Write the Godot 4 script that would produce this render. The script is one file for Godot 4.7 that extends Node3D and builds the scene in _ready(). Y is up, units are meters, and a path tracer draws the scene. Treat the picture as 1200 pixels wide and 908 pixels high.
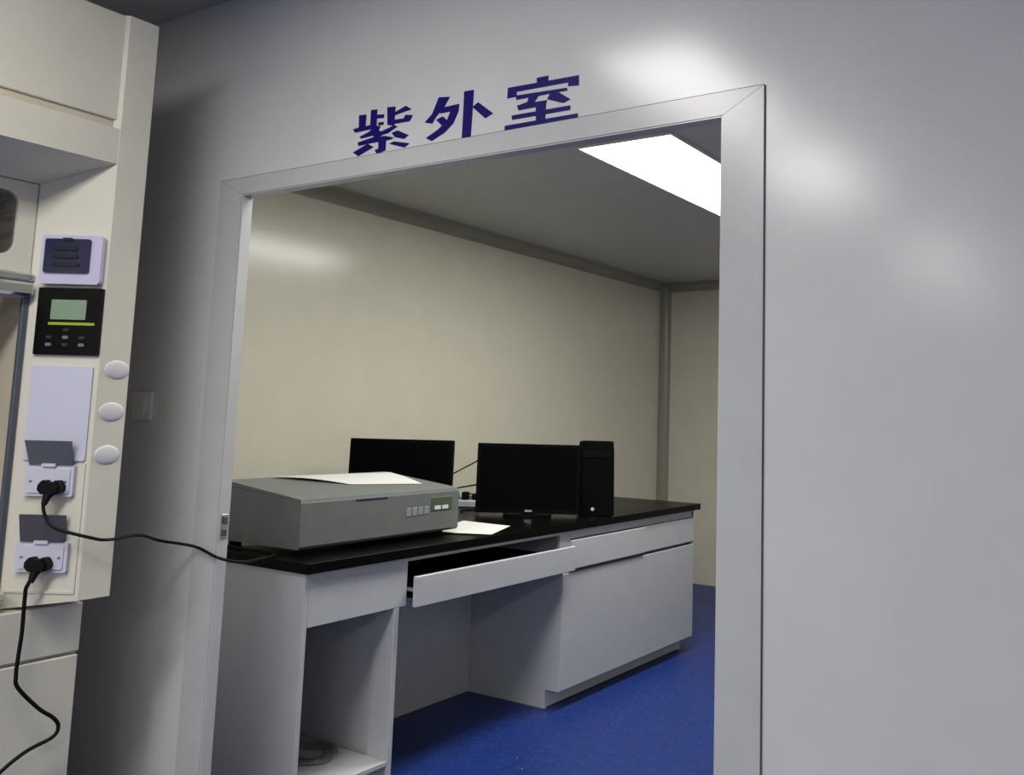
extends Node3D
# Places are written as (x, y, d): x to the right, y up, d metres ahead of the camera's foot; p() turns them into Godot's -Z forward.

const GLYPH_PURPLE = [
	[-1.896, 2.170, -1.867, 2.168, -1.868, 2.135, -1.894, 2.135],
	[-1.918, 2.133, -1.894, 2.135, -1.845, 2.135, -1.810, 2.126, -1.844, 2.123, -1.907, 2.122],
	[-1.850, 2.178, -1.826, 2.176, -1.825, 2.122, -1.850, 2.126],
	[-1.828, 2.161, -1.799, 2.158, -1.799, 2.148, -1.828, 2.150],
	[-1.819, 2.138, -1.799, 2.137, -1.799, 2.129, -1.818, 2.129],
	[-1.788, 2.176, -1.757, 2.173, -1.759, 2.119, -1.784, 2.126],
	[-1.762, 2.156, -1.719, 2.169, -1.697, 2.156, -1.759, 2.149],
	[-1.766, 2.137, -1.724, 2.135, -1.719, 2.144, -1.692, 2.139, -1.702, 2.124, -1.762, 2.125],
	[-1.849, 2.118, -1.837, 2.130, -1.810, 2.125, -1.824, 2.104, -1.883, 2.102, -1.889, 2.107],
	[-1.772, 2.118, -1.757, 2.121, -1.746, 2.116, -1.781, 2.102, -1.813, 2.100, -1.816, 2.109],
	[-1.839, 2.124, -1.811, 2.114, -1.802, 2.099, -1.834, 2.098],
	[-1.895, 2.092, -1.834, 2.099, -1.789, 2.096, -1.757, 2.087, -1.769, 2.083, -1.852, 2.083, -1.891, 2.082],
	[-1.766, 2.101, -1.744, 2.105, -1.703, 2.086, -1.720, 2.078, -1.754, 2.088],
	[-1.815, 2.096, -1.786, 2.090, -1.786, 2.056, -1.817, 2.049, -1.827, 2.061, -1.813, 2.064],
	[-1.855, 2.083, -1.832, 2.071, -1.890, 2.053, -1.911, 2.066],
	[-1.756, 2.076, -1.698, 2.063, -1.716, 2.054, -1.773, 2.072],
]
const GLYPH_OUTSIDE = [
	[-1.602, 2.173, -1.564, 2.168, -1.582, 2.143, -1.609, 2.121, -1.621, 2.105, -1.648, 2.112, -1.623, 2.131],
	[-1.584, 2.143, -1.531, 2.144, -1.532, 2.125, -1.548, 2.095, -1.577, 2.074, -1.620, 2.058, -1.641, 2.069, -1.604, 2.084, -1.572, 2.103, -1.560, 2.128, -1.596, 2.128],
	[-1.585, 2.119, -1.558, 2.097, -1.578, 2.087, -1.608, 2.113],
	[-1.516, 2.174, -1.484, 2.173, -1.485, 2.127, -1.488, 2.047, -1.517, 2.049, -1.516, 2.122],
	[-1.486, 2.128, -1.468, 2.138, -1.418, 2.101, -1.443, 2.092],
]
const GLYPH_ROOM = [
	[-1.287, 2.169, -1.252, 2.169, -1.251, 2.153, -1.285, 2.156],
	[-1.374, 2.159, -1.164, 2.154, -1.163, 2.141, -1.373, 2.145],
	[-1.374, 2.159, -1.347, 2.158, -1.346, 2.132, -1.375, 2.132],
	[-1.192, 2.154, -1.163, 2.154, -1.163, 2.129, -1.193, 2.132],
	[-1.348, 2.135, -1.197, 2.129, -1.194, 2.122, -1.347, 2.124],
	[-1.308, 2.127, -1.276, 2.127, -1.291, 2.109, -1.253, 2.108, -1.257, 2.096, -1.338, 2.096, -1.344, 2.108, -1.312, 2.113],
	[-1.243, 2.126, -1.218, 2.121, -1.185, 2.099, -1.206, 2.093, -1.253, 2.110],
	[-1.359, 2.086, -1.185, 2.084, -1.185, 2.073, -1.357, 2.075],
	[-1.286, 2.105, -1.256, 2.101, -1.257, 2.053, -1.284, 2.057],
	[-1.379, 2.063, -1.163, 2.061, -1.163, 2.051, -1.379, 2.052],
]

var M := {}
var org := Vector3.ZERO      # base of the thing being built (Godot coordinates)
var used := {}

func p(x: float, y: float, d: float) -> Vector3:
	return Vector3(x, y, -d)

# ---------- mesh helpers ----------
func mb(smooth := false) -> SurfaceTool:
	var st := SurfaceTool.new()
	st.begin(Mesh.PRIMITIVE_TRIANGLES)
	st.set_smooth_group(0 if smooth else -1)
	return st

func tri(st: SurfaceTool, a: Vector3, b: Vector3, c: Vector3, n: Vector3) -> void:
	if (b - a).cross(c - a).dot(n) > 0.0:
		var t := b
		b = c
		c = t
	for v in [a, b, c]:
		st.set_uv(Vector2(v.x + v.z, v.y))
		st.add_vertex(v)

func quad(st: SurfaceTool, a: Vector3, b: Vector3, c: Vector3, d: Vector3, n: Vector3) -> void:
	tri(st, a, b, c, n)
	tri(st, a, c, d, n)

# box with chamfered edges between corners lo and hi
func cbox(st: SurfaceTool, lo: Vector3, hi: Vector3, r := 0.002) -> void:
	var a := Vector3(minf(lo.x, hi.x), minf(lo.y, hi.y), minf(lo.z, hi.z))
	var b := Vector3(maxf(lo.x, hi.x), maxf(lo.y, hi.y), maxf(lo.z, hi.z))
	var c := (a + b) / 2
	var h := (b - a) / 2
	r = minf(r, minf(h.x, minf(h.y, h.z)) * 0.9)
	st.set_smooth_group(-1)
	var e := [[0, 1, 2], [1, 2, 0], [2, 0, 1]]
	for k in e:
		var i: int = k[0]
		var j: int = k[1]
		var l: int = k[2]
		for s in [-1.0, 1.0]:
			var q := []
			for u in [[-1.0, -1.0], [1.0, -1.0], [1.0, 1.0], [-1.0, 1.0]]:
				var v := Vector3.ZERO
				v[i] = s * h[i]
				v[j] = u[0] * (h[j] - r)
				v[l] = u[1] * (h[l] - r)
				q.append(c + v)
			var n := Vector3.ZERO
			n[i] = s
			quad(st, q[0], q[1], q[2], q[3], n)
		for s in [-1.0, 1.0]:           # edges running along axis i
			for t in [-1.0, 1.0]:
				var q := []
				for w in [-1.0, 1.0]:
					var v := Vector3.ZERO
					v[i] = w * (h[i] - r)
					v[j] = s * h[j]
					v[l] = t * (h[l] - r)
					q.append(c + v)
					v[j] = s * (h[j] - r)
					v[l] = t * h[l]
					q.append(c + v)
				var n := Vector3.ZERO
				n[j] = s
				n[l] = t
				quad(st, q[0], q[1], q[3], q[2], n)
	for s in [-1.0, 1.0]:
		for t in [-1.0, 1.0]:
			for w in [-1.0, 1.0]:
				var m := Vector3(s * h.x, t * h.y, w * h.z)
				var v0 := m - Vector3(0, t * r, w * r)
				var v1 := m - Vector3(s * r, 0, w * r)
				var v2 := m - Vector3(s * r, t * r, 0)
				tri(st, c + v0, c + v1, c + v2, Vector3(s, t, w))

# a box of the place: x, y and distance ahead, relative to the thing's base
func wbox(st: SurfaceTool, x0: float, x1: float, y0: float, y1: float, d0: float, d1: float, r := 0.002) -> void:
	cbox(st, p(x0, y0, d0) - org, p(x1, y1, d1) - org, r)

# polygon (2D) extruded: frame o, ax, ay, depth along an
func prism(st: SurfaceTool, poly: PackedVector2Array, o: Vector3, ax: Vector3, ay: Vector3, an: Vector3, smooth_sides := false) -> void:
	var idx := Geometry2D.triangulate_polygon(poly)
	var nn := an.normalized()
	st.set_smooth_group(-1)
	var cen := Vector2.ZERO
	for q in poly:
		cen += q / poly.size()
	for k in range(0, idx.size(), 3):
		var v := []
		for m in 3:
			v.append(o + ax * poly[idx[k + m]].x + ay * poly[idx[k + m]].y)
		tri(st, v[0], v[1], v[2], -nn)
		tri(st, v[0] + an, v[1] + an, v[2] + an, nn)
	var area := 0.0
	for i in poly.size():
		area += poly[i].cross(poly[(i + 1) % poly.size()])
	if smooth_sides:
		st.set_smooth_group(1)
	for i in poly.size():
		var a := poly[i]
		var b := poly[(i + 1) % poly.size()]
		var out2 := Vector2(b.y - a.y, a.x - b.x) * signf(area)
		var va := o + ax * a.x + ay * a.y
		var vb := o + ax * b.x + ay * b.y
		quad(st, va, vb, vb + an, va + an, ax * out2.x + ay * out2.y)
	st.set_smooth_group(-1)

func rounded(w: float, h: float, r: float, seg := 5) -> PackedVector2Array:
	var out := PackedVector2Array()
	for c in [[1, 1, 0.0], [-1, 1, 0.5], [-1, -1, 1.0], [1, -1, 1.5]]:
		for k in seg + 1:
			var a: float = PI * (c[2] + 0.5 * k / seg)
			out.append(Vector2(c[0] * (w / 2 - r) + r * cos(a), c[1] * (h / 2 - r) + r * sin(a)))
	return out

func curve(pts: Array, steps := 8) -> PackedVector3Array:
	var out := PackedVector3Array()
	for i in pts.size() - 1:
		var a: Vector3 = pts[maxi(i - 1, 0)]
		var b: Vector3 = pts[i]
		var c: Vector3 = pts[i + 1]
		var d: Vector3 = pts[mini(i + 2, pts.size() - 1)]
		for k in steps:
			out.append(b.cubic_interpolate(c, a, d, float(k) / steps))
	out.append(pts[-1])
	return out

func tube(st: SurfaceTool, pts: PackedVector3Array, r: float, seg := 10, r1 := -1.0) -> void:
	st.set_smooth_group(1)
	var rings := []
	var up := Vector3(0.31, 0.9, 0.27).normalized()
	var n := pts.size()
	for i in n:
		var t := (pts[mini(i + 1, n - 1)] - pts[maxi(i - 1, 0)]).normalized()
		var side := t.cross(up)
		if side.length() < 0.05:
			side = t.cross(Vector3.RIGHT)
		side = side.normalized()
		var nor := side.cross(t)
		up = nor
		var rr := r if r1 < 0.0 else lerpf(r, r1, float(i) / (n - 1))
		var ring := []
		for k in seg:
			var a := TAU * k / seg
			ring.append(pts[i] + (side * cos(a) + nor * sin(a)) * rr)
		rings.append(ring)
	for i in n - 1:
		for k in seg:
			var k2 := (k + 1) % seg
			quad(st, rings[i][k], rings[i][k2], rings[i + 1][k2], rings[i + 1][k], rings[i][k] + rings[i][k2] - 2 * pts[i])
	st.set_smooth_group(-1)
	for k in range(1, seg - 1):
		tri(st, rings[0][0], rings[0][k], rings[0][k + 1], pts[0] - pts[1])
		tri(st, rings[-1][0], rings[-1][k], rings[-1][k + 1], pts[-1] - pts[-2])

# half ellipsoid with axes ax, ay (in plane) and an (height)
func dome(st: SurfaceTool, o: Vector3, ax: Vector3, ay: Vector3, an: Vector3, seg := 20, rows := 6, power := 1.0) -> void:
	st.set_smooth_group(1)
	for j in rows:
		var f0 := PI / 2 * j / rows
		var f1 := PI / 2 * (j + 1) / rows
		for k in seg:
			var a0 := TAU * k / seg
			var a1 := TAU * (k + 1) / seg
			var q := []
			for u in [[f0, a0], [f0, a1], [f1, a1], [f1, a0]]:
				q.append(o + (ax * cos(u[1]) + ay * sin(u[1])) * pow(cos(u[0]), power) + an * pow(sin(u[0]), 1.0))
			quad(st, q[0], q[1], q[2], q[3], q[0] + q[1] + q[2] + q[3] - 4 * o)

func build(st: SurfaceTool, called: String, m: Material, parent: Node = self) -> MeshInstance3D:
	st.generate_normals()
	var o := MeshInstance3D.new()
	o.mesh = st.commit()
	o.name = called
	o.material_override = m
	o.cast_shadow = GeometryInstance3D.SHADOW_CASTING_SETTING_ON
	parent.add_child(o, true)
	return o

func numbered(called: String) -> String:
	var n: int = used.get(called, 0)
	used[called] = n + 1
	return called if n == 0 else "%s_%03d" % [called, n]

func thing(called: String, label: String, category: String, at: Vector3, turn := 0.0, group := "") -> Node3D:
	var o := Node3D.new()
	o.name = numbered(called)
	o.position = at
	o.rotation.y = turn
	add_child(o)
	o.set_meta("label", label)
	o.set_meta("category", category)
	if group:
		o.set_meta("group", group)
	org = at
	return o

func tag(o: Node, label: String, category: String, group := "") -> void:
	o.set_meta("label", label)
	o.set_meta("category", category)
	if group:
		o.set_meta("group", group)

func struct(st: SurfaceTool, called: String, m: Material, label: String, category: String) -> MeshInstance3D:
	var o := build(st, called, m)
	o.set_meta("kind", "structure")
	tag(o, label, category)
	return o

# ---------- materials ----------
func noise_tex(freq: float, a: Color, b: Color, sd: int, octaves := 4, size := 512) -> NoiseTexture2D:
	var n := FastNoiseLite.new()
	n.seed = sd
	n.frequency = freq
	n.fractal_octaves = octaves
	var g := Gradient.new()
	g.set_color(0, a)
	g.set_color(1, b)
	var t := NoiseTexture2D.new()
	t.width = size
	t.height = size
	t.seamless = true
	t.noise = n
	t.color_ramp = g
	return t

func mat(c: Color, rough := 0.5, metal := 0.0, spec := 0.5) -> StandardMaterial3D:
	var m := StandardMaterial3D.new()
	m.albedo_color = c
	m.roughness = rough
	m.metallic = metal
	m.metallic_specular = spec
	return m

# a painted or laminated surface: faint blotches of tone
func paint(c: Color, rough: float, spec := 0.5, vary := 0.03, scale := 0.6, sd := 1) -> StandardMaterial3D:
	var m := mat(Color.WHITE, rough, 0.0, spec)
	var t := noise_tex(0.012, Color(c.r * (1 - vary), c.g * (1 - vary), c.b * (1 - vary)), Color(minf(1, c.r * (1 + vary)), minf(1, c.g * (1 + vary)), minf(1, c.b * (1 + vary))), sd)
	m.albedo_texture = t
	m.uv1_triplanar = true
	m.uv1_world_triplanar = true
	m.uv1_scale = Vector3.ONE * scale
	return m

func floor_tex() -> ImageTexture:
	var s := 1024
	var im := Image.create(s, s, false, Image.FORMAT_RGB8)
	var n := FastNoiseLite.new()
	n.seed = 5
	n.frequency = 0.03
	var rng := RandomNumberGenerator.new()
	rng.seed = 77
	var base := Color(0.105, 0.20, 0.475)
	for y in s:
		for x in s:
			var k := 1.0 + 0.10 * n.get_noise_2d(x, y) + 0.10 * (rng.randf() - 0.5)
			im.set_pixel(x, y, Color(base.r * k, base.g * k, base.b * k))
	for i in 16000:
		var cx := rng.randi_range(0, s - 1)
		var cy := rng.randi_range(0, s - 1)
		var lightness := rng.randf()
		var c := Color(0.24, 0.33, 0.58) if lightness > 0.55 else Color(0.09, 0.13, 0.30)
		if lightness > 0.996:
			c = Color(0.55, 0.60, 0.72)
		var w := rng.randi_range(1, 3)
		for a in w:
			for b in rng.randi_range(1, 3):
				im.set_pixel((cx + a) % s, (cy + b) % s, c)
	return ImageTexture.create_from_image(im)

func make_materials() -> void:
	M.panel = paint(Color(0.84, 0.84, 0.835), 0.195, 0.48, 0.012, 0.5, 1)         # partition panels, grey white enamel
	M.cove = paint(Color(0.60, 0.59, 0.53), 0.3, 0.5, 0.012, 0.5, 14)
	M.ivory = paint(Color(0.86, 0.845, 0.775), 0.18, 0.5, 0.012, 0.5, 2)          # inner room panels
	M.ceiling = paint(Color(0.78, 0.78, 0.755), 0.45, 0.4, 0.02, 0.5, 3)
	M.trim = paint(Color(0.77, 0.775, 0.77), 0.22, 0.5, 0.015, 1.0, 4)
	M.alu = mat(Color(0.72, 0.73, 0.74), 0.32, 1.0)
	M.chrome = mat(Color(0.80, 0.82, 0.84), 0.12, 1.0)
	M.hood = paint(Color(0.85, 0.835, 0.775), 0.42, 0.45, 0.012, 1.0, 6)
	M.hood_in = paint(Color(0.78, 0.745, 0.67), 0.5, 0.4, 0.02, 1.0, 8)
	M.bench = paint(Color(0.75, 0.76, 0.77), 0.40, 0.45, 0.012, 1.0, 9)
	M.black_top = paint(Color(0.028, 0.027, 0.026), 0.3, 0.2, 0.2, 2.0, 10)
	M.floor = mat(Color.WHITE, 0.42, 0.0, 0.4)
	M.floor.albedo_texture = floor_tex()
	M.floor.uv1_triplanar = true
	M.floor.uv1_world_triplanar = true
	M.floor.uv1_scale = Vector3.ONE * 0.36
	M.black = mat(Color(0.025, 0.025, 0.027), 0.5, 0.0, 0.2)
	M.black_gloss = mat(Color(0.03, 0.03, 0.032), 0.16, 0.0, 0.3)
	M.screen_off = mat(Color(0.018, 0.018, 0.022), 0.45, 0.0, 0.15)
	M.rubber = mat(Color(0.05, 0.05, 0.05), 0.55, 0.0, 0.3)
	M.white_plastic = mat(Color(0.80, 0.80, 0.86), 0.35)
	M.switch = mat(Color(0.90, 0.89, 0.87), 0.35)
	M.lavender = mat(Color(0.76, 0.75, 0.85), 0.38)
	M.plate = mat(Color(0.80, 0.80, 0.87), 0.45)
	M.dome = mat(Color(0.84, 0.83, 0.84), 0.45)
	M.tinted = mat(Color(0.15, 0.16, 0.27), 0.14)
	M.tinted_dark = mat(Color(0.07, 0.075, 0.15), 0.2)
	M.lid_grey = mat(Color(0.33, 0.35, 0.39), 0.28)
	M.lid_dark = mat(Color(0.27, 0.27, 0.31), 0.4)
	M.lcd = mat(Color(0.50, 0.60, 0.50), 0.3)
	M.lime = mat(Color(0.62, 0.70, 0.06), 0.4)
	M.mark = mat(Color(0.42, 0.44, 0.46), 0.4)
	M.vinyl = mat(Color(0.085, 0.025, 0.40), 0.5, 0.0, 0.3)
	M.inst = paint(Color(0.43, 0.445, 0.44), 0.42, 0.45, 0.03, 2.0, 12)
	M.inst_mark = mat(Color(0.55, 0.56, 0.57), 0.4)
	M.inst_green = mat(Color(0.30, 0.36, 0.27), 0.35)
	M.inst_blue = mat(Color(0.10, 0.11, 0.30), 0.4)
	M.paper = mat(Color(0.86, 0.86, 0.84), 0.8)
	M.glass = mat(Color(0.20, 0.21, 0.19, 0.35), 0.03)
	M.glass.transparency = BaseMaterial3D.TRANSPARENCY_ALPHA
	M.seal = mat(Color(0.30, 0.31, 0.31), 0.5)
	M.wire = mat(Color(0.55, 0.55, 0.54), 0.3, 0.5)
	M.glow = mat(Color(0.95, 0.95, 0.95), 0.5)
	M.glow.emission_enabled = true
	M.glow.emission = Color(1.0, 0.995, 0.98)
	M.glow.emission_energy_multiplier = LAMP_GLOW

const ORD := ["first", "second", "third", "fourth", "fifth"]
const LAMP_GLOW := 1.6
const OUTER_LAMP := 1.95
const INNER_LAMP := 3.15

# ---------- scene ----------
func _ready() -> void:
	var cam := Camera3D.new()
	cam.name = "camera"
	cam.projection = Camera3D.PROJECTION_FRUSTUM
	cam.near = 0.05
	cam.far = 60.0
	cam.keep_aspect = Camera3D.KEEP_HEIGHT
	cam.size = 908.0 / 1064.14 * cam.near
	cam.frustum_offset = Vector2(600.0 - 723.857, 362.011 - 454.0) / 1064.14 * cam.near
	cam.transform = Transform3D(Basis(Vector3(0.85418, 0.02493, -0.51938), Vector3(0.03977, 0.99279, 0.11306), Vector3(0.51845, -0.11723, 0.84703)).orthonormalized(), Vector3(0, 1.36, 0))
	add_child(cam)
	cam.current = true
	var we := WorldEnvironment.new()
	we.name = "world_environment"
	var env := Environment.new()
	env.background_mode = Environment.BG_COLOR
	env.background_color = Color.BLACK
	env.tonemap_mode = Environment.TONE_MAPPER_LINEAR
	env.tonemap_exposure = 1.45
	env.sdfgi_enabled = true
	env.ssao_enabled = true
	env.ssil_enabled = true
	we.environment = env
	add_child(we)
	make_materials()
	build_room()
	build_lamps()
	build_doorway()
	build_letters()
	build_hood()
	build_bench()
	build_instrument()
	build_computers()
	build_papers()
	build_small()

const DW := 1.7          # partition wall, distance ahead
const WT := 0.03         # its thickness
const OX0 := -2.379      # doorway
const OX1 := -0.79
const OY := 1.998
const XL := -3.78        # inner room, left wall
const ZF := 6.95         # inner room, far wall
const CI := 2.52         # inner ceiling
const CO := 2.645        # outer ceiling
const OUTL := -3.32      # outer room, left wall
const OUTR := 5.4
const OUTB := -7.2
const INR := 0.1

func build_room() -> void:
	org = Vector3.ZERO
	var st := mb()
	wbox(st, XL - 0.1, OUTR + 0.1, -0.1, 0.0, OUTB - 0.1, ZF + 0.1, 0.0005)
	struct(st, "floor", M.floor, "dark blue speckled vinyl floor running through both rooms", "floor")
	st = mb()
	wbox(st, XL - 0.1, OUTR + 0.1, CO, CO + 0.1, OUTB - 0.1, DW + 0.01, 0.0005)
	struct(st, "ceiling", M.ceiling, "shaded grey ceiling of the outer room above the fume hood", "ceiling")
	st = mb()
	wbox(st, XL - 0.1, INR + 0.1, CI, CI + 0.1, DW + WT, ZF + 0.1, 0.0005)
	struct(st, "ceiling_001", M.ceiling, "grey ceiling of the inner room around the lit panel lamp", "ceiling")
	st = mb()
	prism(st, PackedVector2Array([Vector2(XL - 0.1, 0), Vector2(OX0, 0), Vector2(OX0, OY), Vector2(OX1, OY), Vector2(OX1, 0), Vector2(OUTR + 0.1, 0), Vector2(OUTR + 0.1, CO), Vector2(XL - 0.1, CO)]), p(0, 0, DW), Vector3.RIGHT, Vector3.UP, p(0, 0, WT))
	struct(st, "wall_partition", M.panel, "glossy grey white panel wall with the wide doorway", "wall")
	st = mb()
	wbox(st, XL - 0.1, XL, 0, CI, DW + WT, ZF, 0.0005)
	struct(st, "wall_left", M.ivory, "ivory panel wall behind the bench and monitors", "wall")
	st = mb()
	wbox(st, XL - 0.1, INR + 0.1, 0, CI, ZF, ZF + 0.1, 0.0005)
	struct(st, "wall_far", M.ivory, "ivory far wall past the end of the bench", "wall")
	st = mb()
	wbox(st, INR, INR + 0.1, 0, CI, DW + WT, ZF, 0.0005)
	struct(st, "wall_right", M.ivory, "ivory right wall of the inner room", "wall")
	st = mb()
	wbox(st, OUTL - 0.1, OUTL, 0, CO, OUTB, DW, 0.0005)
	struct(st, "wall_outer_left", M.panel, "grey white wall behind the fume hood", "wall")
	st = mb()
	wbox(st, OUTR, OUTR + 0.1, 0, CO, OUTB, DW, 0.0005)
	struct(st, "wall_outer_right", M.panel, "grey white right wall of the outer room", "wall")
	st = mb()
	wbox(st, OUTL - 0.1, OUTR + 0.1, 0, CO, OUTB - 0.1, OUTB, 0.0005)
	struct(st, "wall_outer_back", M.panel, "grey white back wall of the outer room", "wall")
	# concave cove profiles
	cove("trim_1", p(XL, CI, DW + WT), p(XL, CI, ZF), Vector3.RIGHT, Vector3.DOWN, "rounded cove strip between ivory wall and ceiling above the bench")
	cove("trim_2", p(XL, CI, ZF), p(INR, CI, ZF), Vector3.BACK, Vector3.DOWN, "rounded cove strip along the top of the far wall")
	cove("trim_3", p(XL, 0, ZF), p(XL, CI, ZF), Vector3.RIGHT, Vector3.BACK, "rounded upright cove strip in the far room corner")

func cove(called: String, a: Vector3, b: Vector3, u: Vector3, v: Vector3, label: String) -> void:
	var r := 0.075
	var st := mb(true)
	st.set_smooth_group(1)
	var seg := 8
	var prof := []
	for k in seg + 1:
		var t := PI / 2 * k / seg
		prof.append(u * (r - r * sin(t)) + v * (r - r * cos(t)))
	var mid := u + v
	for k in seg:
		quad(st, a + prof[k], b + prof[k], b + prof[k + 1], a + prof[k + 1], mid)
	st.set_smooth_group(-1)
	quad(st, a + prof[0] , b + prof[0], b + 0.001 * mid, a + 0.001 * mid, -v)
	quad(st, a + prof[seg], b + prof[seg], b + 0.001 * mid, a + 0.001 * mid, -u)
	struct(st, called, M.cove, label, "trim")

func lamp(cx: float, y: float, cd: float, w: float, l: float, energy: float, label: String) -> void:
	var t := thing("ceiling_panel_lamp", label, "lamp", p(cx, y, cd), 0.0, "ceiling panel lamps")
	var st := mb()
	var f := 0.018
	for s in [-1.0, 1.0]:
		cbox(st, Vector3(s * w / 2, 0, -l / 2 - f), Vector3(s * (w / 2 + f), -0.008, l / 2 + f), 0.002)
		cbox(st, Vector3(-w / 2, 0, s * l / 2), Vector3(w / 2, -0.008, s * (l / 2 + f)), 0.002)
	build(st, "frame", M.trim, t)
	st = mb()
	cbox(st, Vector3(-w / 2, 0, -l / 2), Vector3(w / 2, -0.004, l / 2), 0.001)
	build(st, "diffuser", M.glow, t)
	var a := AreaLight3D.new()
	a.name = "light"
	a.area_size = Vector2(w, l)
	a.light_energy = energy
	a.light_color = Color(1.0, 0.99, 0.965)
	a.area_range = 30.0
	a.area_attenuation = 2.0
	a.shadow_enabled = true
	a.rotation.x = -PI / 2
	a.position = Vector3(0, -0.006, 0)
	t.add_child(a)

func build_lamps() -> void:
	lamp(-1.945, CI, 4.03, 0.45, 1.68, INNER_LAMP, "bright ceiling panel lamp seen through the doorway")
	lamp(-1.945, CI, 2.35, 0.45, 1.0, INNER_LAMP * 0.28, "ceiling panel lamp just inside the doorway, hidden above its head")
	for k in 4:
		lamp(-1.55, CO, [0.25, -1.1, -3.9, -6.0][k], 0.40, 1.0, OUTER_LAMP * [0.80, 1.05, 1.5, 1.0][k], "ceiling panel lamp of the row above the fume hood, %s from the partition" % ORD[k])
	for k in 3:  # unseen row, added to even out the light across the partition
		lamp(1.2, CO, -2.60 - 1.45 * k, 0.40, 1.0, OUTER_LAMP, "added unseen ceiling panel lamp, middle row of the outer room, %s from the partition" % ORD[k])
	for k in 3:  # unseen row, added to send more light through the doorway onto the bench end
		lamp(3.9, CO, -2.00 - 1.75 * k, 0.40, 1.0, OUTER_LAMP * 0.6, "added unseen ceiling panel lamp, row farthest right, %s from the partition" % ORD[k])

func build_doorway() -> void:
	var t := thing("door_frame", "pale metal frame lining the doorway, mitred at the upper corner", "door frame", p((OX0 + OX1) / 2, 0, DW))
	var ow := [OX0 - 0.109, OX1 + 0.093, OY + 0.051]
	var f := 0.004
	var lines := 0.0016
	# front faces, mitred: left jamb, head, right jamb
	var polys := {"jamb": [[ow[0], 0, OX0, 0, OX0, OY, ow[0], ow[2]], [OX1, 0, ow[1], 0, ow[1], ow[2], OX1, OY]], "head": [[OX0 + lines, OY, OX1 - lines, OY, ow[1] - lines, ow[2], ow[0] + lines, ow[2]]]}
	for k in polys:
		for q in polys[k]:
			var pl := PackedVector2Array()
			for i in range(0, 8, 2):
				pl.append(Vector2(q[i], q[i + 1]))
			var st := mb()
			prism(st, pl, p(0, 0, DW - f) - org, Vector3.RIGHT, Vector3.UP, p(0, 0, f - 0.0005))
			var pb := PackedVector2Array(pl)
			prism(st, pb, p(0, 0, DW + WT + 0.0005) - org, Vector3.RIGHT, Vector3.UP, p(0, 0, f - 0.0005))
			var fm := build(st, k, M.trim, t)
			st = mb()
			if k == "head":
				wbox(st, OX0 + 0.004, OX1 - 0.004, OY - 0.004, OY - 0.0003, DW - 0.002, DW + WT + 0.002, 0.0005)
			elif q[0] < -1.5:
				wbox(st, OX0 + 0.0003, OX0 + 0.004, 0, OY - 0.0005, DW - 0.002, DW + WT + 0.002, 0.0005)
			else:
				wbox(st, OX1 - 0.004, OX1 - 0.0003, 0, OY - 0.0005, DW - 0.002, DW + WT + 0.002, 0.0005)
			build(st, "reveal_lining", M.trim, fm)
	# thin shadow-gap bead along the outer right edge and the rear stop on the left
	var st2 := mb()
	wbox(st2, ow[1], ow[1] + 0.0025, 0, ow[2], DW - 0.004, DW - 0.0003, 0.0005)
	wbox(st2, ow[0], ow[1], ow[2], ow[2] + 0.0015, DW - 0.004, DW - 0.0003, 0.0005)
	build(st2, "edge_bead", M.seal, t)
	st2 = mb()
	wbox(st2, OX0 + 0.004, OX0 + 0.0065, 0.98, 1.048, DW + 0.004, DW + 0.026, 0.001)
	var sp := build(st2, "strike_plate", M.alu, t)
	st2 = mb()
	wbox(st2, OX0 + 0.0065, OX0 + 0.013, 1.02, 1.042, DW + 0.008, DW + 0.022, 0.002)
	wbox(st2, OX0 + 0.0065, OX0 + 0.011, 0.986, 1.006, DW + 0.008, DW + 0.022, 0.002)
	build(st2, "keeper", M.seal, sp)
	# plate on the partition beside the hood
	t = thing("wall_switch", "small square switch plate on the shaded wall beside the fume hood", "switch", p(-2.80, 1.355, DW))
	st2 = mb()
	prism(st2, rounded(0.096, 0.09, 0.006), Vector3.ZERO, Vector3.RIGHT, Vector3.UP, p(0, 0, -0.009))
	build(st2, "plate", M.switch, t)
	st2 = mb()
	prism(st2, rounded(0.05, 0.055, 0.003), p(-0.004, 0, -0.0085), Vector3.RIGHT, Vector3.UP, p(0, 0, -0.005))
	build(st2, "rocker", M.switch, t)

func build_letters() -> void:
	var labs := ["first blue character of the sign above the doorway, the leftmost and densest", "second blue character of the sign above the doorway, with a tall upright stroke", "third blue character of the sign above the doorway, the rightmost and widest"]
	var sets := [GLYPH_PURPLE, GLYPH_OUTSIDE, GLYPH_ROOM]
	for k in 3:
		var st := mb()
		var lo := Vector2(9, 9)
		var hi := Vector2(-9, -9)
		for s in sets[k]:
			for i in range(0, s.size(), 2):
				lo = lo.min(Vector2(s[i], s[i + 1]))
				hi = hi.max(Vector2(s[i], s[i + 1]))
		var o := p((lo.x + hi.x) / 2, lo.y, DW)
		var n := 0
		for s in sets[k]:
			var pl := PackedVector2Array()
			for i in range(0, s.size(), 2):
				pl.append(Vector2(s[i] - o.x, s[i + 1] - o.y))
			prism(st, pl, p(0, 0, -0.0002), Vector3.RIGHT, Vector3.UP, p(0, 0, -0.0012 - 0.00004 * n))
			n += 1
		var m := build(st, numbered("sign_character"), M.vinyl)
		m.position = o
		tag(m, labs[k], "lettering", "blue characters above the doorway")

# ---------- fume hood ----------
const XH := -2.39        # hood front
const HE := 1.402        # far end, near the partition
const HB := 1.321        # inner edge of the post
const HT := 2.413
const HN := -0.098       # near end

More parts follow.
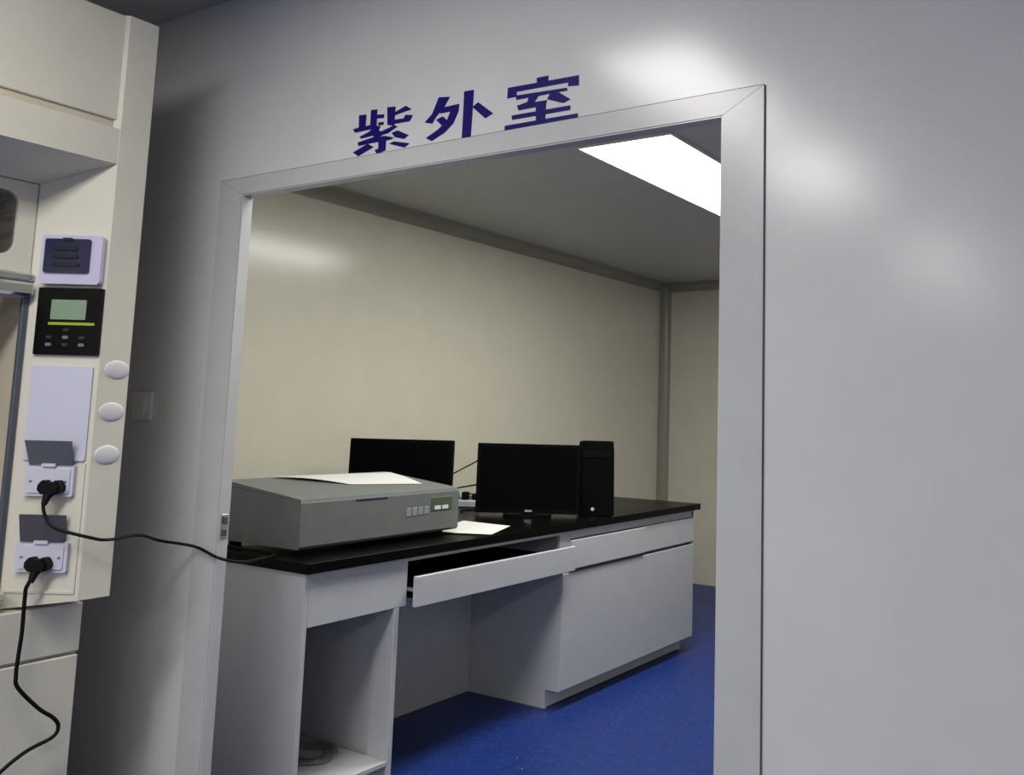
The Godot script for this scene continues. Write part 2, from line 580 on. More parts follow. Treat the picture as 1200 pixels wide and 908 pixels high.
func bev(u: float, y: float, out := 0.0) -> Vector3:
	# point on the slanted inner face of the far column: u metres inwards from the post, raised by out
	return p(XH - 0.8545 * u + 0.5195 * out, y, HB - 0.5195 * u - 0.8545 * out) - org

func bev_plate(st: SurfaceTool, u0: float, u1: float, y0: float, y1: float, r: float, z0: float, z1: float) -> void:
	var ax := bev(-1, 0) - bev(0, 0)
	var an := bev(0, 0, 1) - bev(0, 0)
	var c := bev((u0 + u1) / 2, (y0 + y1) / 2, z0)
	prism(st, rounded(absf(u1 - u0), absf(y1 - y0), r), c, ax, Vector3.UP, an * (z1 - z0))

func build_hood() -> void:
	var t := thing("fume_hood", "cream fume hood with glazed sash and sockets on its slanted column", "fume hood", p(-2.85, 0, 0.65))
	var st := mb()
	var xb := -3.26
	var bl := 0.2                                   # length of the slanted face
	var xc := XH - 0.8545 * bl
	var zc := HB - 0.5195 * bl
	var bx := -0.0                                  # mirror for the near column
	var nm := HN + HE                               # d -> nm - d
	for far in [true, false]:
		var dd := func(d: float) -> float: return d if far else nm - d
		var sd := mb()
		# column: post face, slanted face and outer side as one plan shape
		var plan := [[XH, HE], [XH, HB], [xc, zc], [xc - 0.02, zc], [xc - 0.02, HE - 0.04], [XH - 0.1, HE - 0.002]]
		var low := [0.862, 0.862, 0.836, 0.836, 0.836, 0.862]
		var high := [HT, HT, HT, HT, HT, HT]
		var n: int = plan.size()
		var cen := Vector3.ZERO
		for q in plan:
			cen += p(q[0], 1.6, dd.call(q[1])) / n
		for i in n:
			var j: int = (i + 1) % n
			var a0 := p(plan[i][0], low[i], dd.call(plan[i][1]))
			var a1 := p(plan[i][0], high[i], dd.call(plan[i][1]))
			var b0 := p(plan[j][0], low[j], dd.call(plan[j][1]))
			var b1 := p(plan[j][0], high[j], dd.call(plan[j][1]))
			var e := (b0 - a0)
			var nn := Vector3(e.z, 0, -e.x)
			if nn.dot((a0 + b0) / 2 - cen) < 0:
				nn = -nn
			quad(sd, a0 - org, b0 - org, b1 - org, a1 - org, nn)
		for i in range(1, n - 1):
			tri(sd, p(plan[0][0], low[0], dd.call(plan[0][1])) - org, p(plan[i][0], low[i], dd.call(plan[i][1])) - org, p(plan[i + 1][0], low[i + 1], dd.call(plan[i + 1][1])) - org, Vector3.DOWN)
			tri(sd, p(plan[0][0], high[0], dd.call(plan[0][1])) - org, p(plan[i][0], high[i], dd.call(plan[i][1])) - org, p(plan[i + 1][0], high[i + 1], dd.call(plan[i + 1][1])) - org, Vector3.UP)
		build(sd, "column", M.hood, t)
		# outer side wall
		sd = mb()
		wbox(sd, xb, XH - 0.1, 0.862, HT, dd.call(HE), dd.call(HE - 0.02))
		build(sd, "side_panel", M.hood, t)
		# inner lining beside the sash opening
		sd = mb()
		wbox(sd, xb + 0.02, xc - 0.02, 0.87, 2.36, dd.call(zc + 0.012), dd.call(zc + 0.002))
		build(sd, "side_lining", M.hood_in, t)
		# sash guide
		sd = mb()
		wbox(sd, xc - 0.012, xc + 0.004, 0.86, 1.63, dd.call(zc - 0.016), dd.call(zc - 0.001), 0.002)
		build(sd, "sash_guide", M.lid_grey, t)
	var z0 := nm - HB
	st = mb()
	wbox(st, xb, XH - 0.02, HT - 0.02, HT, HN + 0.02, HE - 0.02)
	build(st, "top_panel", M.hood, t)
	st = mb()
	wbox(st, xb, xb + 0.02, 0.862, HT - 0.02, HN + 0.02, HE - 0.02)
	build(st, "back_panel", M.hood_in, t)
	st = mb()
	wbox(st, XH - 0.045, XH - 0.011, 2.118, HT - 0.001, z0 + 0.001, HB - 0.001, 0.003)
	build(st, "upper_panel", M.hood, t)
	st = mb()
	wbox(st, XH - 0.06, XH - 0.018, 2.0945, 2.1175, z0 + 0.001, HB - 0.001, 0.001)
	build(st, "joint_strip", M.hood_in, t)
	# header box with a sloping underside
	st = mb()
	var hp := PackedVector2Array([Vector2(XH - 0.001, 1.997), Vector2(XH - 0.001, 2.094), Vector2(XH - 0.06, 2.094), Vector2(xc, 2.094), Vector2(xc, 1.937)])
	var zl := zc
	# plan follows the slanted faces: front edge between the posts, rear edge between the column backs
	var f0 := p(XH - 0.001, 0, HB - 0.0005)
	var fr := [p(XH - 0.001, 1.997, HB - 0.0015), p(XH - 0.001, 2.094, HB - 0.0015), p(xc, 2.094, zc - 0.0015), p(xc, 1.937, zc - 0.0015)]
	var nr := [p(XH - 0.001, 1.997, z0 + 0.0015), p(XH - 0.001, 2.094, z0 + 0.0015), p(xc, 2.094, nm - zc + 0.0015), p(xc, 1.937, nm - zc + 0.0015)]
	var nrm := [Vector3.RIGHT, Vector3.UP, Vector3.LEFT, Vector3(0.3, -1, 0)]
	for i in 4:
		var j := (i + 1) % 4
		quad(st, fr[i] - org, fr[j] - org, nr[j] - org, nr[i] - org, nrm[i])
	quad(st, fr[0] - org, fr[1] - org, fr[2] - org, fr[3] - org, Vector3(0, 0, -1))
	quad(st, nr[0] - org, nr[1] - org, nr[2] - org, nr[3] - org, Vector3(0, 0, 1))
	build(st, "header_box", M.hood, t)
	# sash: a frame with two rounded windows, glass and a chrome pull
	var sx := xc - 0.004
	var sw := zc - 0.002 - (nm - zc + 0.002)
	var smid := (zc + nm - zc) / 2
	var ww := 0.545
	var hw := sw / 2
	for k in 2:
		var pc := zc - 0.046 - ww / 2 if k == 0 else nm - zc + 0.046 + ww / 2
		var oc := smid + hw / 2 if k == 0 else smid - hw / 2
		st = mb()
		var inner := rounded(ww, 0.168, 0.035, 6)
		var outer := rounded(hw - 0.001, 0.305, 0.0015, 6)
		var cnt := inner.size()
		for i in cnt:
			var j := (i + 1) % cnt
			var io := [p(sx, 1.822 + inner[i].y, pc + inner[i].x) - org, p(sx, 1.822 + inner[j].y, pc + inner[j].x) - org]
			var oo := [p(sx, 1.7825 + outer[i].y, oc + outer[i].x) - org, p(sx, 1.7825 + outer[j].y, oc + outer[j].x) - org]
			var bk := Vector3(-0.024, 0, 0)
			quad(st, io[0], io[1], oo[1], oo[0], Vector3.RIGHT)
			quad(st, io[0] + bk, io[1] + bk, oo[1] + bk, oo[0] + bk, Vector3.LEFT)
			var ic := p(sx, 1.822, pc) - org
			quad(st, io[0], io[1], io[1] + bk, io[0] + bk, ic - io[0])
			quad(st, oo[0], oo[1], oo[1] + bk, oo[0] + bk, oo[0] - ic)
		build(st, "sash", M.hood, t)
	for k in 2:
		var cd := zc - 0.046 - ww / 2 if k == 0 else nm - zc + 0.046 + ww / 2
		st = mb()
		prism(st, rounded(ww + 0.004, 0.172, 0.035), p(sx - 0.014, 1.822, cd) - org, Vector3(0, 0, -1), Vector3.UP, Vector3(0.004, 0, 0))
		build(st, "sash_pane", M.glass, t)
	st = mb()
	wbox(st, sx, sx + 0.018, 1.672, 1.694, smid - sw / 2, smid + sw / 2 + 0.005, 0.005)
	wbox(st, sx - 0.02, sx + 0.034, 1.632, 1.668, smid - sw / 2, smid + sw / 2, 0.007)
	build(st, "sash_pull", M.chrome, t)
	# worktop and inner ceiling of the chamber
	st = mb()
	wbox(st, xb + 0.021, xc + 0.06, 0.866, 0.886, nm - zc + 0.014, zc - 0.014, 0.003)
	build(st, "work_surface", M.hood_in, t)
	# raised bead round the slanted face
	st = mb()
	bev_plate(st, 0.010, 0.0145, 0.885, 1.205, 0.002, -0.001, 0.0035)
	bev_plate(st, 0.010, 0.19, 0.8785, 0.885, 0.002, -0.001, 0.0035)
	build(st, "bead", M.hood, t)
	# breaker box
	st = mb()
	bev_plate(st, 0.008, 0.167, 1.667, 1.797, 0.010, -0.001, 0.022)
	var bb := build(st, "breaker_box", M.lavender, t)
	bb.set_meta("label", "pale lavender breaker box with dark tinted cover")
	st = mb()
	bev_plate(st, 0.036, 0.155, 1.696, 1.786, 0.006, 0.0215, 0.028)
	build(st, "cover", M.tinted, bb)
	for k in 3:
		st = mb()
		bev_plate(st, 0.062 + 0.003 * k, 0.130, 1.713 + 0.021 * k, 1.723 + 0.021 * k, 0.003, 0.0278, 0.0325)
		build(st, "breaker_ridge", M.tinted_dark, bb)
	st = mb()
	bev_plate(st, 0.083, 0.107, 1.780, 1.788, 0.002, 0.0278, 0.032)
	build(st, "cover_latch", M.tinted_dark, bb)
	# controller
	st = mb()
	bev_plate(st, 0.0015, 0.1715, 1.4825, 1.6585, 0.003, -0.001, 0.009)
	var cp := build(st, "control_panel", M.black_gloss, t)
	cp.set_meta("label", "black control panel with pale green display")
	st = mb()
	bev_plate(st, 0.042, 0.134, 1.575, 1.627, 0.002, 0.0088, 0.0102)
	build(st, "display", M.lcd, cp)
	st = mb()
	bev_plate(st, 0.017, 0.138, 1.5605, 1.5675, 0.001, 0.0088, 0.0102)
	build(st, "lime_stripe", M.lime, cp)
	for r in 3:
		for c in 3:
			if r == 0 and c != 1:
				continue
			st = mb()
			var uc := 0.047 + 0.043 * c
			var yc := 1.548 - 0.0195 * r
			bev_plate(st, uc - 0.008, uc + 0.008, yc - 0.0042, yc + 0.0042, 0.004, 0.0088, 0.0105)
			build(st, "button", M.mark if (r + c) % 2 == 0 else M.tinted, cp)
	# blank cover plate
	st = mb()
	bev_plate(st, 0.012, 0.172, 1.211, 1.454, 0.006, -0.001, 0.006)
	build(st, "cover_plate", M.plate, t)
	# two sockets with hinged lids
	for k in 2:
		var y0: float = [1.121, 0.932][k]
		var y1: float = [1.197, 1.004][k]
		var u0: float = [0.032, 0.030][k]
		var u1: float = [0.157, 0.161][k]
		var h0: float = [0.006, -0.001][k]
		st = mb()
		bev_plate(st, u0, u1, y0, y1 + 0.004, 0.006, -0.001, 0.013)
		var so := build(st, "power_socket", M.white_plastic, t)
		st = mb()
		bev_plate(st, u0 + 0.008, u1 - 0.008, y0 + 0.008, y1 - 0.006, 0.005, 0.0128, 0.0165)
		build(st, "socket_face", M.white_plastic, so)
		for s in 2:
			st = mb()
			var us: float = u0 + 0.018 if s == 0 else u1 - 0.018
			bev_plate(st, us - 0.004, us + 0.004, y0 + 0.034, y0 + 0.040, 0.0028, 0.0162, 0.0172)
			build(st, "screw", M.mark, so)
		# lid folded up on its hinge, leaning out a little
		var hy := y1 + 0.003
		var lu0: float = [0.036, 0.040][k]
		var lu1: float = [0.150, 0.154][k]
		var lh: float = [0.062, 0.068][k]
		var lean: float = [0.016, 0.004][k]
		var ax := bev(-1, 0) - bev(0, 0)
		var an := bev(0, 0, 1) - bev(0, 0)
		var ay := (Vector3.UP * lh + an * lean) / lh
		st = mb()
		prism(st, PackedVector2Array([Vector2(-(lu1 - lu0) / 2 + 0.004, 0), Vector2((lu1 - lu0) / 2, 0), Vector2((lu1 - lu0) / 2, lh), Vector2(-(lu1 - lu0) / 2 - 0.003 * k - 0.004 * (1 - k), lh)]), bev((lu0 + lu1) / 2, hy, 0.010), ax, ay, an * 0.007)
		build(st, "socket_lid", M.lid_grey if k == 0 else M.lid_dark, so)
		st = mb()
		bev_plate(st, (u0 + u1) / 2 - 0.018, (u0 + u1) / 2 + 0.018, y1 - 0.001, y1 + 0.007, 0.003, 0.012, 0.021)
		build(st, "hinge", M.white_plastic, so)
	# oval knobs on the post
	for q in [[1.449, 1.369], [1.338, 1.364], [1.226, 1.362]]:
		st = mb()
		dome(st, p(XH - 0.0005, q[0], q[1]) - org, Vector3(0, 0, 0.034), Vector3(0, 0.0255, 0), Vector3(0.006, 0, 0), 24, 6)
		build(st, "oval_cap", M.dome, t)
	# base cabinet under the hood
	t = thing("hood_base_cabinet", "cream base cabinet standing under the fume hood", "cabinet", p(-2.88, 0, 0.65))
	var bxf := -2.508
	st = mb()
	wbox(st, xb + 0.02, bxf - 0.018, 0.06, 0.834, HN, HE, 0.002)
	build(st, "body", M.hood, t)
	st = mb()
	wbox(st, xb + 0.02, bxf - 0.05, 0.0, 0.0595, HN + 0.01, HE - 0.01, 0.002)
	build(st, "plinth", M.seal, t)
	st = mb()
	wbox(st, bxf - 0.0175, bxf, 0.707, 0.833, HN, HE, 0.003)
	build(st, "apron", M.hood, t)
	for k in 3:
		var l := (HE - HN) / 3
		st = mb()
		wbox(st, bxf - 0.0175, bxf, 0.065, 0.699, HN + l * k + 0.0015, HN + l * (k + 1) - 0.0015, 0.003)
		var dr := build(st, "door", M.hood, t)
		st = mb()
		wbox(st, bxf + 0.001, bxf + 0.02, 0.56, 0.66, HN + l * k + 0.05, HN + l * k + 0.062, 0.003)
		build(st, "handle", M.chrome, dr)
	# cords with moulded plugs
	t = thing("appliance_cable", "black cord from the upper socket running through the doorway to the bench", "cable", bev_world(0.094, 1.13, 0.02))
	plug(t, 0.076, 1.143)
	st = mb()
	var pts := [bev(0.080, 1.112, 0.046), bev(0.080, 1.096, 0.048), bev(0.071, 1.073, 0.048), bev(0.046, 1.047, 0.048)]
	for q in [[-2.355, 1.022, 1.318], [-2.36, 1.011, 1.37], [-2.44, 1.003, 1.50], [-2.50, 0.973, 1.60], [-2.448, 0.9525, 1.678], [-2.353, 0.929, 1.689], [-2.345, 0.910, 1.76], [-2.50, 0.882, 1.95], [-2.66, 0.8565, 2.125], [-2.75, 0.855, 2.17], [-2.9, 0.855, 2.16], [-3.12, 0.855, 2.22]]:
		pts.append(p(q[0], q[1], q[2]) - org)
	tube(st, curve(pts), 0.0042, 10)
	build(st, "cable", M.rubber, t)
	t = thing("appliance_cable", "black cord hanging from the lower socket in front of the base cabinet", "cable", bev_world(0.108, 0.94, 0.02))
	plug(t, 0.090, 0.952)
	st = mb()
	pts = [bev(0.095, 0.920, 0.046), bev(0.102, 0.900, 0.05)]
	for q in [[0.885, 1.229], [0.853, 1.229], [0.793, 1.230], [0.735, 1.227], [0.690, 1.226], [0.658, 1.234], [0.597, 1.287], [0.565, 1.325], [0.540, 1.340], [0.517, 1.328], [0.500, 1.268], [0.467, 1.211], [0.40, 1.13], [0.28, 1.06], [0.12, 1.0]]:
		pts.append(p(-2.46, q[0], q[1]) - org)
	pts.append(p(-2.455, 0.02, 0.95) - org)
	pts.append(p(-2.40, 0.0065, 0.85) - org)
	pts.append(p(-2.36, 0.0065, 0.6) - org)
	tube(st, curve(pts), 0.0048, 10)
	build(st, "cable", M.rubber, t)

func bev_world(u: float, y: float, out: float) -> Vector3:
	org = Vector3.ZERO
	return bev(u, y, out)

func plug(t: Node3D, u: float, y: float) -> void:
	var ax := bev(-1, 0) - bev(0, 0)
	var an := bev(0, 0, 1) - bev(0, 0)
	var st := mb()
	# moulded body: notched top, rounded cheeks, narrowing to the strain relief
	var pl := PackedVector2Array()
	for q in [[-0.030, 0.008], [-0.024, 0.016], [-0.019, 0.020], [-0.012, 0.019], [-0.009, 0.015], [0.009, 0.015], [0.012, 0.020], [0.020, 0.019], [0.025, 0.013], [0.030, 0.004], [0.028, -0.008], [0.018, -0.014], [0.006, -0.017], [-0.010, -0.017], [-0.022, -0.014], [-0.031, -0.004]]:
		pl.append(Vector2(q[0], q[1]))
	prism(st, pl, bev(u, y, 0.0172), ax, Vector3.UP, an * 0.022)
	var pl2 := PackedVector2Array()
	for q in pl:
		pl2.append(q * 0.82)
	prism(st, pl2, bev(u, y, 0.0385), ax, Vector3.UP, an * 0.008)
	build(st, "plug", M.rubber, t)
	st = mb()
	tube(st, PackedVector3Array([bev(u + 0.001, y - 0.008, 0.030), bev(u + 0.003, y - 0.022, 0.040), bev(u + 0.005, y - 0.040, 0.046)]), 0.0125, 12, 0.0065)
	build(st, "strain_relief", M.rubber, t)

# ---------- bench ----------
const XF := -2.48
const XBK := -3.70

func side_profile(st: SurfaceTool, d0: float, d1: float, top: float, back: float) -> void:
	# upright board with a toe notch at the lower front corner
	var pl := PackedVector2Array([Vector2(XF, top), Vector2(back, top), Vector2(back, 0), Vector2(-2.558, 0), Vector2(-2.558, 0.086), Vector2(XF, 0.086)])
	prism(st, pl, p(0, 0, d0) - org, Vector3.RIGHT, Vector3.UP, p(0, 0, d1 - d0))

func build_bench() -> void:
	var t := thing("worktop", "long black worktop carrying the grey instrument and the monitors", "worktop", p(-3.0, 0.8155, 3.57))
	var st := mb()
	wbox(st, XBK - 0.02, -2.458, 0.8155, 0.85, 2.10, 5.03, 0.0005)
	build(st, "slab", M.black_top, t)
	# open cabinet at the near end
	t = thing("open_cabinet", "white cabinet with an open front at the near end of the bench", "cabinet", p(-3.05, 0, 2.35))
	var top := 0.815
	st = mb()
	wbox(st, XBK, XF, 0.0, top, 2.113, 2.131, 0.0015)
	build(st, "end_panel", M.bench, t)
	st = mb()
	wbox(st, XF - 0.105, XF, 0.0, 0.6365, 2.532, 2.556, 0.002)
	wbox(st, XF - 0.105, XF - 0.0185, 0.637, top, 2.532, 2.556, 0.002)
	build(st, "front_stile", M.bench, t)
	st = mb()
	wbox(st, XBK, XF - 0.1055, 0.0, top, 2.545, 2.570, 0.002)
	build(st, "side_panel", M.bench, t)
	st = mb()
	wbox(st, XF - 0.018, XF, 0.637, top, 2.1315, 2.590, 0.0015)
	build(st, "fascia", M.bench, t)
	st = mb()
	wbox(st, XBK + 0.02, XF - 0.0005, 0.084, 0.102, 2.1315, 2.5315, 0.002)
	build(st, "bottom_board", M.bench, t)
	st = mb()
	wbox(st, XBK, XBK + 0.018, 0.084, top, 2.1315, 2.5445, 0.001)
	build(st, "back_panel", M.bench, t)
	st = mb()
	wbox(st, XF - 0.078, XF - 0.06, 0.0, 0.0835, 2.1315, 2.5315, 0.001)
	build(st, "plinth", M.bench, t)
	# knee space with a pulled-out drawer
	t = thing("knee_space_unit", "white knee space section with a drawer pulled out under the worktop", "bench unit", p(-2.8, 0, 3.1))
	st = mb()
	wbox(st, -3.038, -3.02, 0.0, top, 2.5705, 3.6135, 0.001)
	build(st, "back_panel", M.bench, t)
	st = mb()
	wbox(st, XF - 0.02, XF + 0.001, 0.799, top, 2.5905, 3.58, 0.0015)
	build(st, "top_rail", M.bench, t)
	st = mb()
	wbox(st, -2.445, -2.427, 0.637, 0.748, 2.585, 3.645, 0.002)
	var fr := build(st, "drawer_front", M.bench, t)
	fr.set_meta("label", "long white drawer front standing proud")
	st = mb()
	wbox(st, -2.98, -2.4455, 0.662, 0.672, 2.625, 3.555, 0.001)
	for s in [2.61, 3.555]:
		wbox(st, -2.98, -2.4455, 0.662, 0.715, s, s + 0.014, 0.001)
	wbox(st, -2.98, -2.966, 0.6725, 0.715, 2.6245, 3.5545, 0.001)
	build(st, "drawer_tray", M.black, t)
	for s in [2.592, 3.5695]:
		st = mb()
		wbox(st, -2.98, -2.447, 0.690, 0.704, s, s + 0.012, 0.002)
		build(st, "runner", M.alu, t)
	# far cabinet
	t = thing("drawer_cabinet", "white cabinet with shallow drawers at the far end of the bench", "cabinet", p(-3.05, 0, 4.3))
	st = mb()
	side_profile(st, 3.614, 3.632, top, XBK)
	build(st, "side_panel", M.bench, t)
	st = mb()
	side_profile(st, 4.96, 4.978, top, XBK)
	build(st, "side_panel", M.bench, t)
	st = mb()
	wbox(st, XF - 0.018, XF + 0.002, 0.66, top, 3.584, 3.668, 0.0015)
	build(st, "stile", M.bench, t)
	st = mb()
	wbox(st, XF - 0.03, XF - 0.012, 0.628, top, 3.6685, 4.9595, 0.001)
	wbox(st, XF - 0.03, XF - 0.012, 0.086, 0.6275, 3.6325, 4.9595, 0.001)
	build(st, "carcass", M.seal, t)
	st = mb()
	wbox(st, XF - 0.0115, XF + 0.0, 0.774, top, 3.6685, 4.978, 0.001)
	build(st, "top_rail", M.bench, t)
	for q in [[3.6685, 4.368, 0.634, 0.768, 0.014], [4.3705, 4.978, 0.634, 0.770, 0.006]]:
		st = mb()
		wbox(st, XF - 0.0115, XF + q[4], q[2], q[3], q[0], q[1], 0.002)
		build(st, "drawer_front", M.bench, t)
	st = mb()
	wbox(st, XF - 0.0115, XF + 0.004, 0.088, 0.617, 3.6145, 4.978, 0.002)
	build(st, "front_panel", M.bench, t)
	st = mb()
	wbox(st, -2.576, -2.558, 0.004, 0.086, 3.6325, 4.9595, 0.001)
	build(st, "plinth", M.bench, t)

func build_instrument() -> void:
	var d0 := 2.178
	var d1 := 2.998
	var xf := -2.60
	var xb := -3.06
	var t := thing("spectrophotometer", "wide grey benchtop instrument with a sloping lid at the bench end", "instrument", p(-2.83, 0.85, 2.59))
	var st := mb()
	# body profile in x/y, extruded along the bench: chamfered front edges, slightly sloping top
	var pl := PackedVector2Array([Vector2(xf - 0.008, 0.872), Vector2(xf, 0.882), Vector2(xf - 0.001, 1.030), Vector2(xf - 0.004, 1.037), Vector2(xb, 1.070), Vector2(xb, 0.872)])
	prism(st, pl, p(0, 0, d0) - org, Vector3.RIGHT, Vector3.UP, p(0, 0, d1 - d0))
	build(st, "body", M.inst, t)
	# lid over the top
	st = mb()
	var ll := PackedVector2Array([Vector2(xf - 0.0045, 1.0373), Vector2(xf - 0.0055, 1.041), Vector2(xf - 0.012, 1.0445), Vector2(xb + 0.03, 1.087), Vector2(xb + 0.002, 1.086), Vector2(xb + 0.002, 1.0712)])
	prism(st, ll, p(0, 0, d0 + 0.002) - org, Vector3.RIGHT, Vector3.UP, p(0, 0, d1 - d0 - 0.004))
	build(st, "lid", M.inst, t)
	for q in [[d0 + 0.05, xf - 0.05], [d1 - 0.07, xf - 0.05], [d0 + 0.05, xb + 0.05], [d1 - 0.07, xb + 0.05]]:
		st = mb()
		tube(st, PackedVector3Array([p(q[1], 0.8505, q[0]) - org, p(q[1], 0.861, q[0]) - org, p(q[1], 0.8725, q[0]) - org]), 0.022, 16)
		build(st, "foot", M.rubber, t)
	# front details
	st = mb()
	wbox(st, xf - 0.002, xf + 0.0012, 1.024, 1.030, 2.425, 2.585, 0.0005)
	build(st, "lid_grip", M.inst_blue, t)
	st = mb()
	wbox(st, xf - 0.002, xf + 0.002, 0.958, 1.012, 2.832, 2.955, 0.001)
	build(st, "display_window", M.inst_green, t)
	for k in 4:
		st = mb()
		wbox(st, xf - 0.002, xf + 0.0016, 0.945 + 0.001 * k, 0.978, 2.690 + 0.034 * k, 2.716 + 0.034 * k, 0.001)
		build(st, "key", M.inst_mark, t)
	for k in 2:
		st = mb()
		wbox(st, xf - 0.0005, xf + 0.003, 0.962, 0.977, 2.850 + 0.045 * k, 2.886 + 0.045 * k, 0.0005)
		build(st, "caption_strip", M.paper, t)

func monitor(at: Vector3, turn: float, w: float, h: float, bottom: float, tilt: float, label: String) -> void:
	var t := thing("computer_monitor", label, "monitor", at, turn, "black monitors on the bench")
	var tr := Transform3D(Basis(Vector3.RIGHT, -tilt), Vector3(0, bottom, 0))
	var st := mb()
	var fx := tr.basis.x
	var fy := tr.basis.y
	var fz := tr.basis.z
	prism(st, rounded(w, h, 0.006), tr * Vector3(0, h / 2, -0.028), fx, fy, fz * 0.028)
	prism(st, rounded(w * 0.72, h * 0.7, 0.03), tr * Vector3(0, h / 2, -0.05), fx, fy, fz * 0.0222)
	build(st, "housing", M.black, t)
	st = mb()
	var bz := 0.016
	for s in [-1.0, 1.0]:
		prism(st, rounded(bz, h, 0.004), tr * Vector3(s * (w - bz) / 2, h / 2, -0.0002), fx, fy, fz * 0.004)
	prism(st, rounded(w - 2 * bz, bz, 0.003), tr * Vector3(0, h - bz / 2, -0.0002), fx, fy, fz * 0.004)
	prism(st, rounded(w - 2 * bz, 0.026, 0.003), tr * Vector3(0, 0.013, -0.0002), fx, fy, fz * 0.004)
	build(st, "bezel", M.black, t)
	st = mb()
	prism(st, rounded(w - 2 * bz - 0.001, h - bz - 0.027, 0.001), tr * Vector3(0, (h + 0.026 - bz) / 2, -0.0002), fx, fy, fz * 0.0012)
	build(st, "screen", M.screen_off, t)
	st = mb()
	prism(st, rounded(0.036, 0.009, 0.004), tr * Vector3(0.008, 0.013, 0.0036), fx, fy, fz * 0.001)
	build(st, "badge", M.chrome, t)
	st = mb()
	cbox(st, Vector3(-0.03, 0.008, -0.085), Vector3(0.03, bottom + 0.14, -0.052), 0.006)
	build(st, "stand_neck", M.black, t)
	st = mb()
	prism(st, rounded(0.24, 0.19, 0.05), Vector3(0, 0.0005, -0.04), Vector3.RIGHT, Vector3.BACK, Vector3(0, 0.009, 0))
	build(st, "stand_foot", M.black, t)

func build_computers() -> void:
	monitor(p(-3.345, 0.85, 3.403), deg_to_rad(31.5), 0.525, 0.345, 0.022, deg_to_rad(3), "black monitor behind the grey instrument, the left one of two")
	monitor(p(-2.795, 0.85, 3.741), deg_to_rad(31.5), 0.520, 0.345, 0.014, deg_to_rad(2), "black monitor beside the computer tower, the right one of two")
	var t := thing("computer_tower", "black computer tower standing at the right of the monitors", "computer", p(-2.636, 0.85, 4.132), deg_to_rad(31.5))
	var w := 0.18
	var st := mb()
	cbox(st, Vector3(-w / 2, 0.008, -0.19), Vector3(w / 2, 0.372, 0.155), 0.006)
	build(st, "case", M.black, t)
	st = mb()
	# bulged front bezel: narrower at the top
	var pl := PackedVector2Array([Vector2(-w / 2 - 0.002, 0.004), Vector2(w / 2 + 0.008, 0.004), Vector2(w / 2 + 0.002, 0.34), Vector2(w / 2 - 0.012, 0.378), Vector2(-w / 2 + 0.004, 0.378)])
	prism(st, pl, Vector3(0, 0, 0.1555), Vector3.RIGHT, Vector3.UP, Vector3(0, 0, 0.02))
	var fb := build(st, "front_bezel", M.black, t)
	st = mb()
	cbox(st, Vector3(-w / 2 + 0.02, 0.295, 0.176), Vector3(w / 2 - 0.012, 0.335, 0.179), 0.002)
	build(st, "drive_bay", M.black_gloss, fb)
	st = mb()
	tube(st, PackedVector3Array([Vector3(-0.012, 0.036, 0.174), Vector3(-0.012, 0.036, 0.177), Vector3(-0.012, 0.036, 0.180)]), 0.009, 16)
	build(st, "power_button", M.white_plastic, fb)
	st = mb()
	cbox(st, Vector3(-w / 2 + 0.02, 0.3785, 0.13), Vector3(w / 2 - 0.02, 0.381, 0.17), 0.001)
	build(st, "top_grip", M.black_gloss, t)
	for q in [[-0.06, -0.16], [0.06, -0.16], [-0.06, 0.13], [0.06, 0.13]]:
		st = mb()
		cbox(st, Vector3(q[0] - 0.012, 0.0003, q[1] - 0.012), Vector3(q[0] + 0.012, 0.0085, q[1] + 0.012), 0.002)
		build(st, "foot", M.rubber, t)

func sheet(called: String, label: String, corners: Array, lift: Array, group: String) -> void:
	# a sheet of paper over four corners with a gentle wave; lift gives the rise at each grid row
	var o: Vector3 = corners[0]
	var st := mb(true)
	st.set_smooth_group(1)
	var n := 10
	var pts := []
	for i in n + 1:
		var row := []
		for j in n + 1:
			var u := float(i) / n
			var v := float(j) / n
			var a: Vector3 = corners[0].lerp(corners[1], u)
			var b: Vector3 = corners[3].lerp(corners[2], u)
			var q := a.lerp(b, v) - o
			q.y += lift[0] * sin(PI * u) * (1 - 0.4 * v) + lift[1] * pow(u, 3) + lift[2] * pow(1 - u, 3)
			row.append(q)
		pts.append(row)
	for i in n:
		for j in n:
			quad(st, pts[i][j], pts[i + 1][j], pts[i + 1][j + 1], pts[i][j + 1], Vector3.UP)
			var k := Vector3(0, -0.0006, 0)
			quad(st, pts[i][j] + k, pts[i + 1][j] + k, pts[i + 1][j + 1] + k, pts[i][j + 1] + k, Vector3.DOWN)
	var m := build(st, numbered(called), M.paper)
	m.position = o
	tag(m, label, "paper", group)

func lid_y(x: float) -> float:
	return 1.0445 + (-2.612 - x) * (1.087 - 1.0445) / 0.418

func build_papers() -> void:
	sheet("paper_sheet", "white paper sheet lying on the lid of the grey instrument", [p(-3.03, lid_y(-3.03) + 0.002, 2.38), p(-2.80, lid_y(-2.80) + 0.002, 2.58), p(-2.72, lid_y(-2.72) + 0.002, 2.90), p(-2.99, lid_y(-2.99) + 0.002, 2.98)], [0.008, 0.0, 0.003], "loose papers on the bench")
	sheet("paper_sheet", "white paper sheet lying on the black worktop beside the instrument", [p(-2.69, 0.8515, 2.93), p(-2.475, 0.8515, 3.07), p(-2.60, 0.8515, 3.36), p(-2.86, 0.8515, 3.34)], [0.003, 0.001, 0.006], "loose papers on the bench")

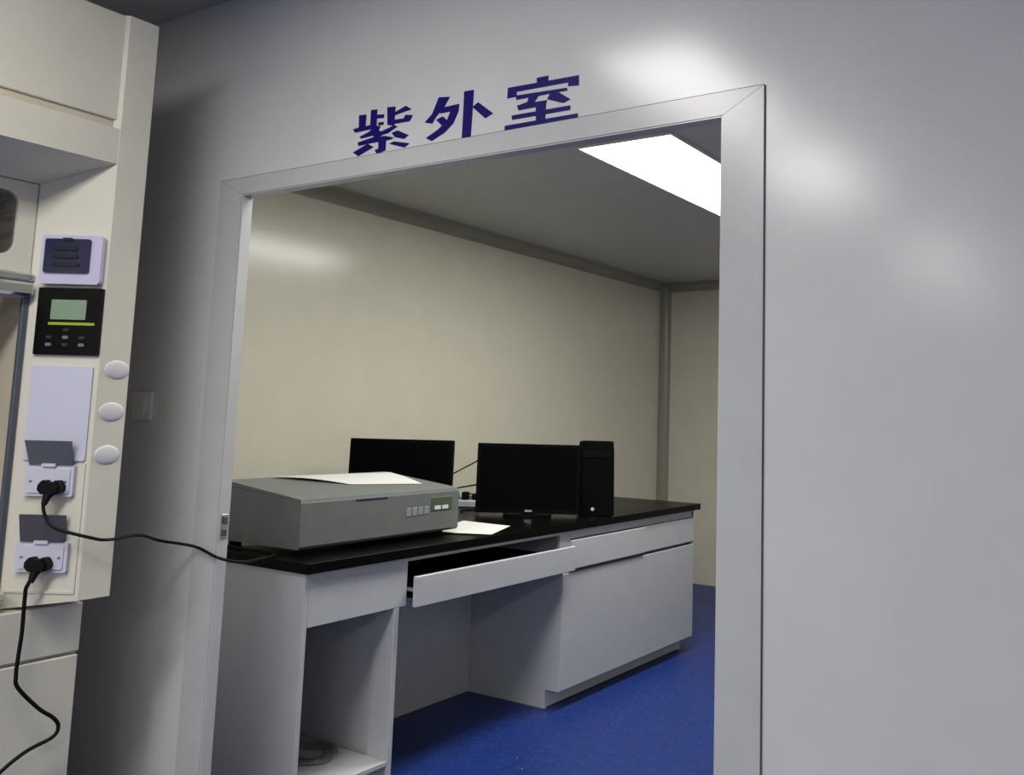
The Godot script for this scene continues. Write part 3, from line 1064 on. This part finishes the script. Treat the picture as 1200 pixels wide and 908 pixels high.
func build_small() -> void:
	# white power strip with plugs between the monitors
	var t := thing("power_strip", "small white power strip with black plugs between the two monitors", "power strip", p(-3.30, 0.85, 3.86), deg_to_rad(31.5))
	var st := mb()
	cbox(st, Vector3(-0.11, 0.001, -0.03), Vector3(0.11, 0.040, 0.03), 0.006)
	build(st, "case", M.white_plastic, t)
	for k in 3:
		st = mb()
		cbox(st, Vector3(-0.075 + 0.055 * k, 0.0402, -0.018), Vector3(-0.035 + 0.055 * k, 0.075 + 0.008 * (k % 2), 0.018), 0.006)
		build(st, "plug", M.rubber, t)
	t = thing("monitor_cable", "thin black cable looping up between the two monitors", "cable", p(-3.25, 0.85, 3.75))
	st = mb()
	var pts := []
	for q in [[-3.20, 1.02, 3.56], [-3.16, 1.05, 3.60], [-3.10, 1.09, 3.64], [-3.03, 1.13, 3.68], [-2.98, 1.13, 3.75], [-3.0, 1.02, 3.80], [-3.12, 0.93, 3.82], [-3.28, 0.928, 3.84]]:
		pts.append(p(q[0], q[1], q[2]) - org)
	tube(st, curve(pts), 0.0035, 8)
	build(st, "cord", M.rubber, t)
	t = thing("monitor_cable", "black cable sagging low between the two monitors", "cable", p(-3.25, 0.85, 3.7))
	st = mb()
	pts = []
	for q in [[-3.24, 0.94, 3.54], [-3.18, 0.965, 3.59], [-3.10, 0.985, 3.63], [-3.02, 1.0, 3.70], [-2.96, 0.98, 3.78], [-3.06, 0.90, 3.84], [-3.15, 0.856, 3.80], [-3.18, 0.856, 3.70], [-3.12, 0.856, 3.62]]:
		pts.append(p(q[0], q[1], q[2]) - org)
	tube(st, curve(pts), 0.004, 8)
	build(st, "cord", M.rubber, t)
	t = thing("crumpled_label", "crumpled white tag lying among the cables behind the monitors", "tag", p(-3.32, 0.85, 3.70))
	st = mb()
	var cr := PackedVector2Array([Vector2(-0.05, 0), Vector2(-0.02, 0.02), Vector2(0.01, 0.006), Vector2(0.05, 0.03), Vector2(0.05, 0.032), Vector2(0.01, 0.009), Vector2(-0.02, 0.024), Vector2(-0.05, 0.003)])
	prism(st, cr, Vector3(0, 0.0005, 0), Vector3(0.85, 0, -0.52), Vector3.UP, Vector3(0.03, 0, 0.05))
	build(st, "sheet", M.paper, t)
	# coil of wire in the open cabinet
	t = thing("wire_coil", "flat grey coil of wire lying on the floor of the open cabinet", "wire coil", p(-2.76, 0.102, 2.40))
	st = mb()
	pts = []
	for k in 75:
		var a := TAU * k / 15.0
		var r := 0.055 + 0.011 * k / 15.0 + 0.006 * sin(k * 1.7)
		pts.append(Vector3(r * 1.15 * cos(a), 0.004 + 0.0016 * (k % 5) + 0.002 * sin(a * 0.7) + 0.002, r * sin(a)))
	tube(st, curve(pts, 3), 0.0035, 6)
	build(st, "wire", M.wire, t)
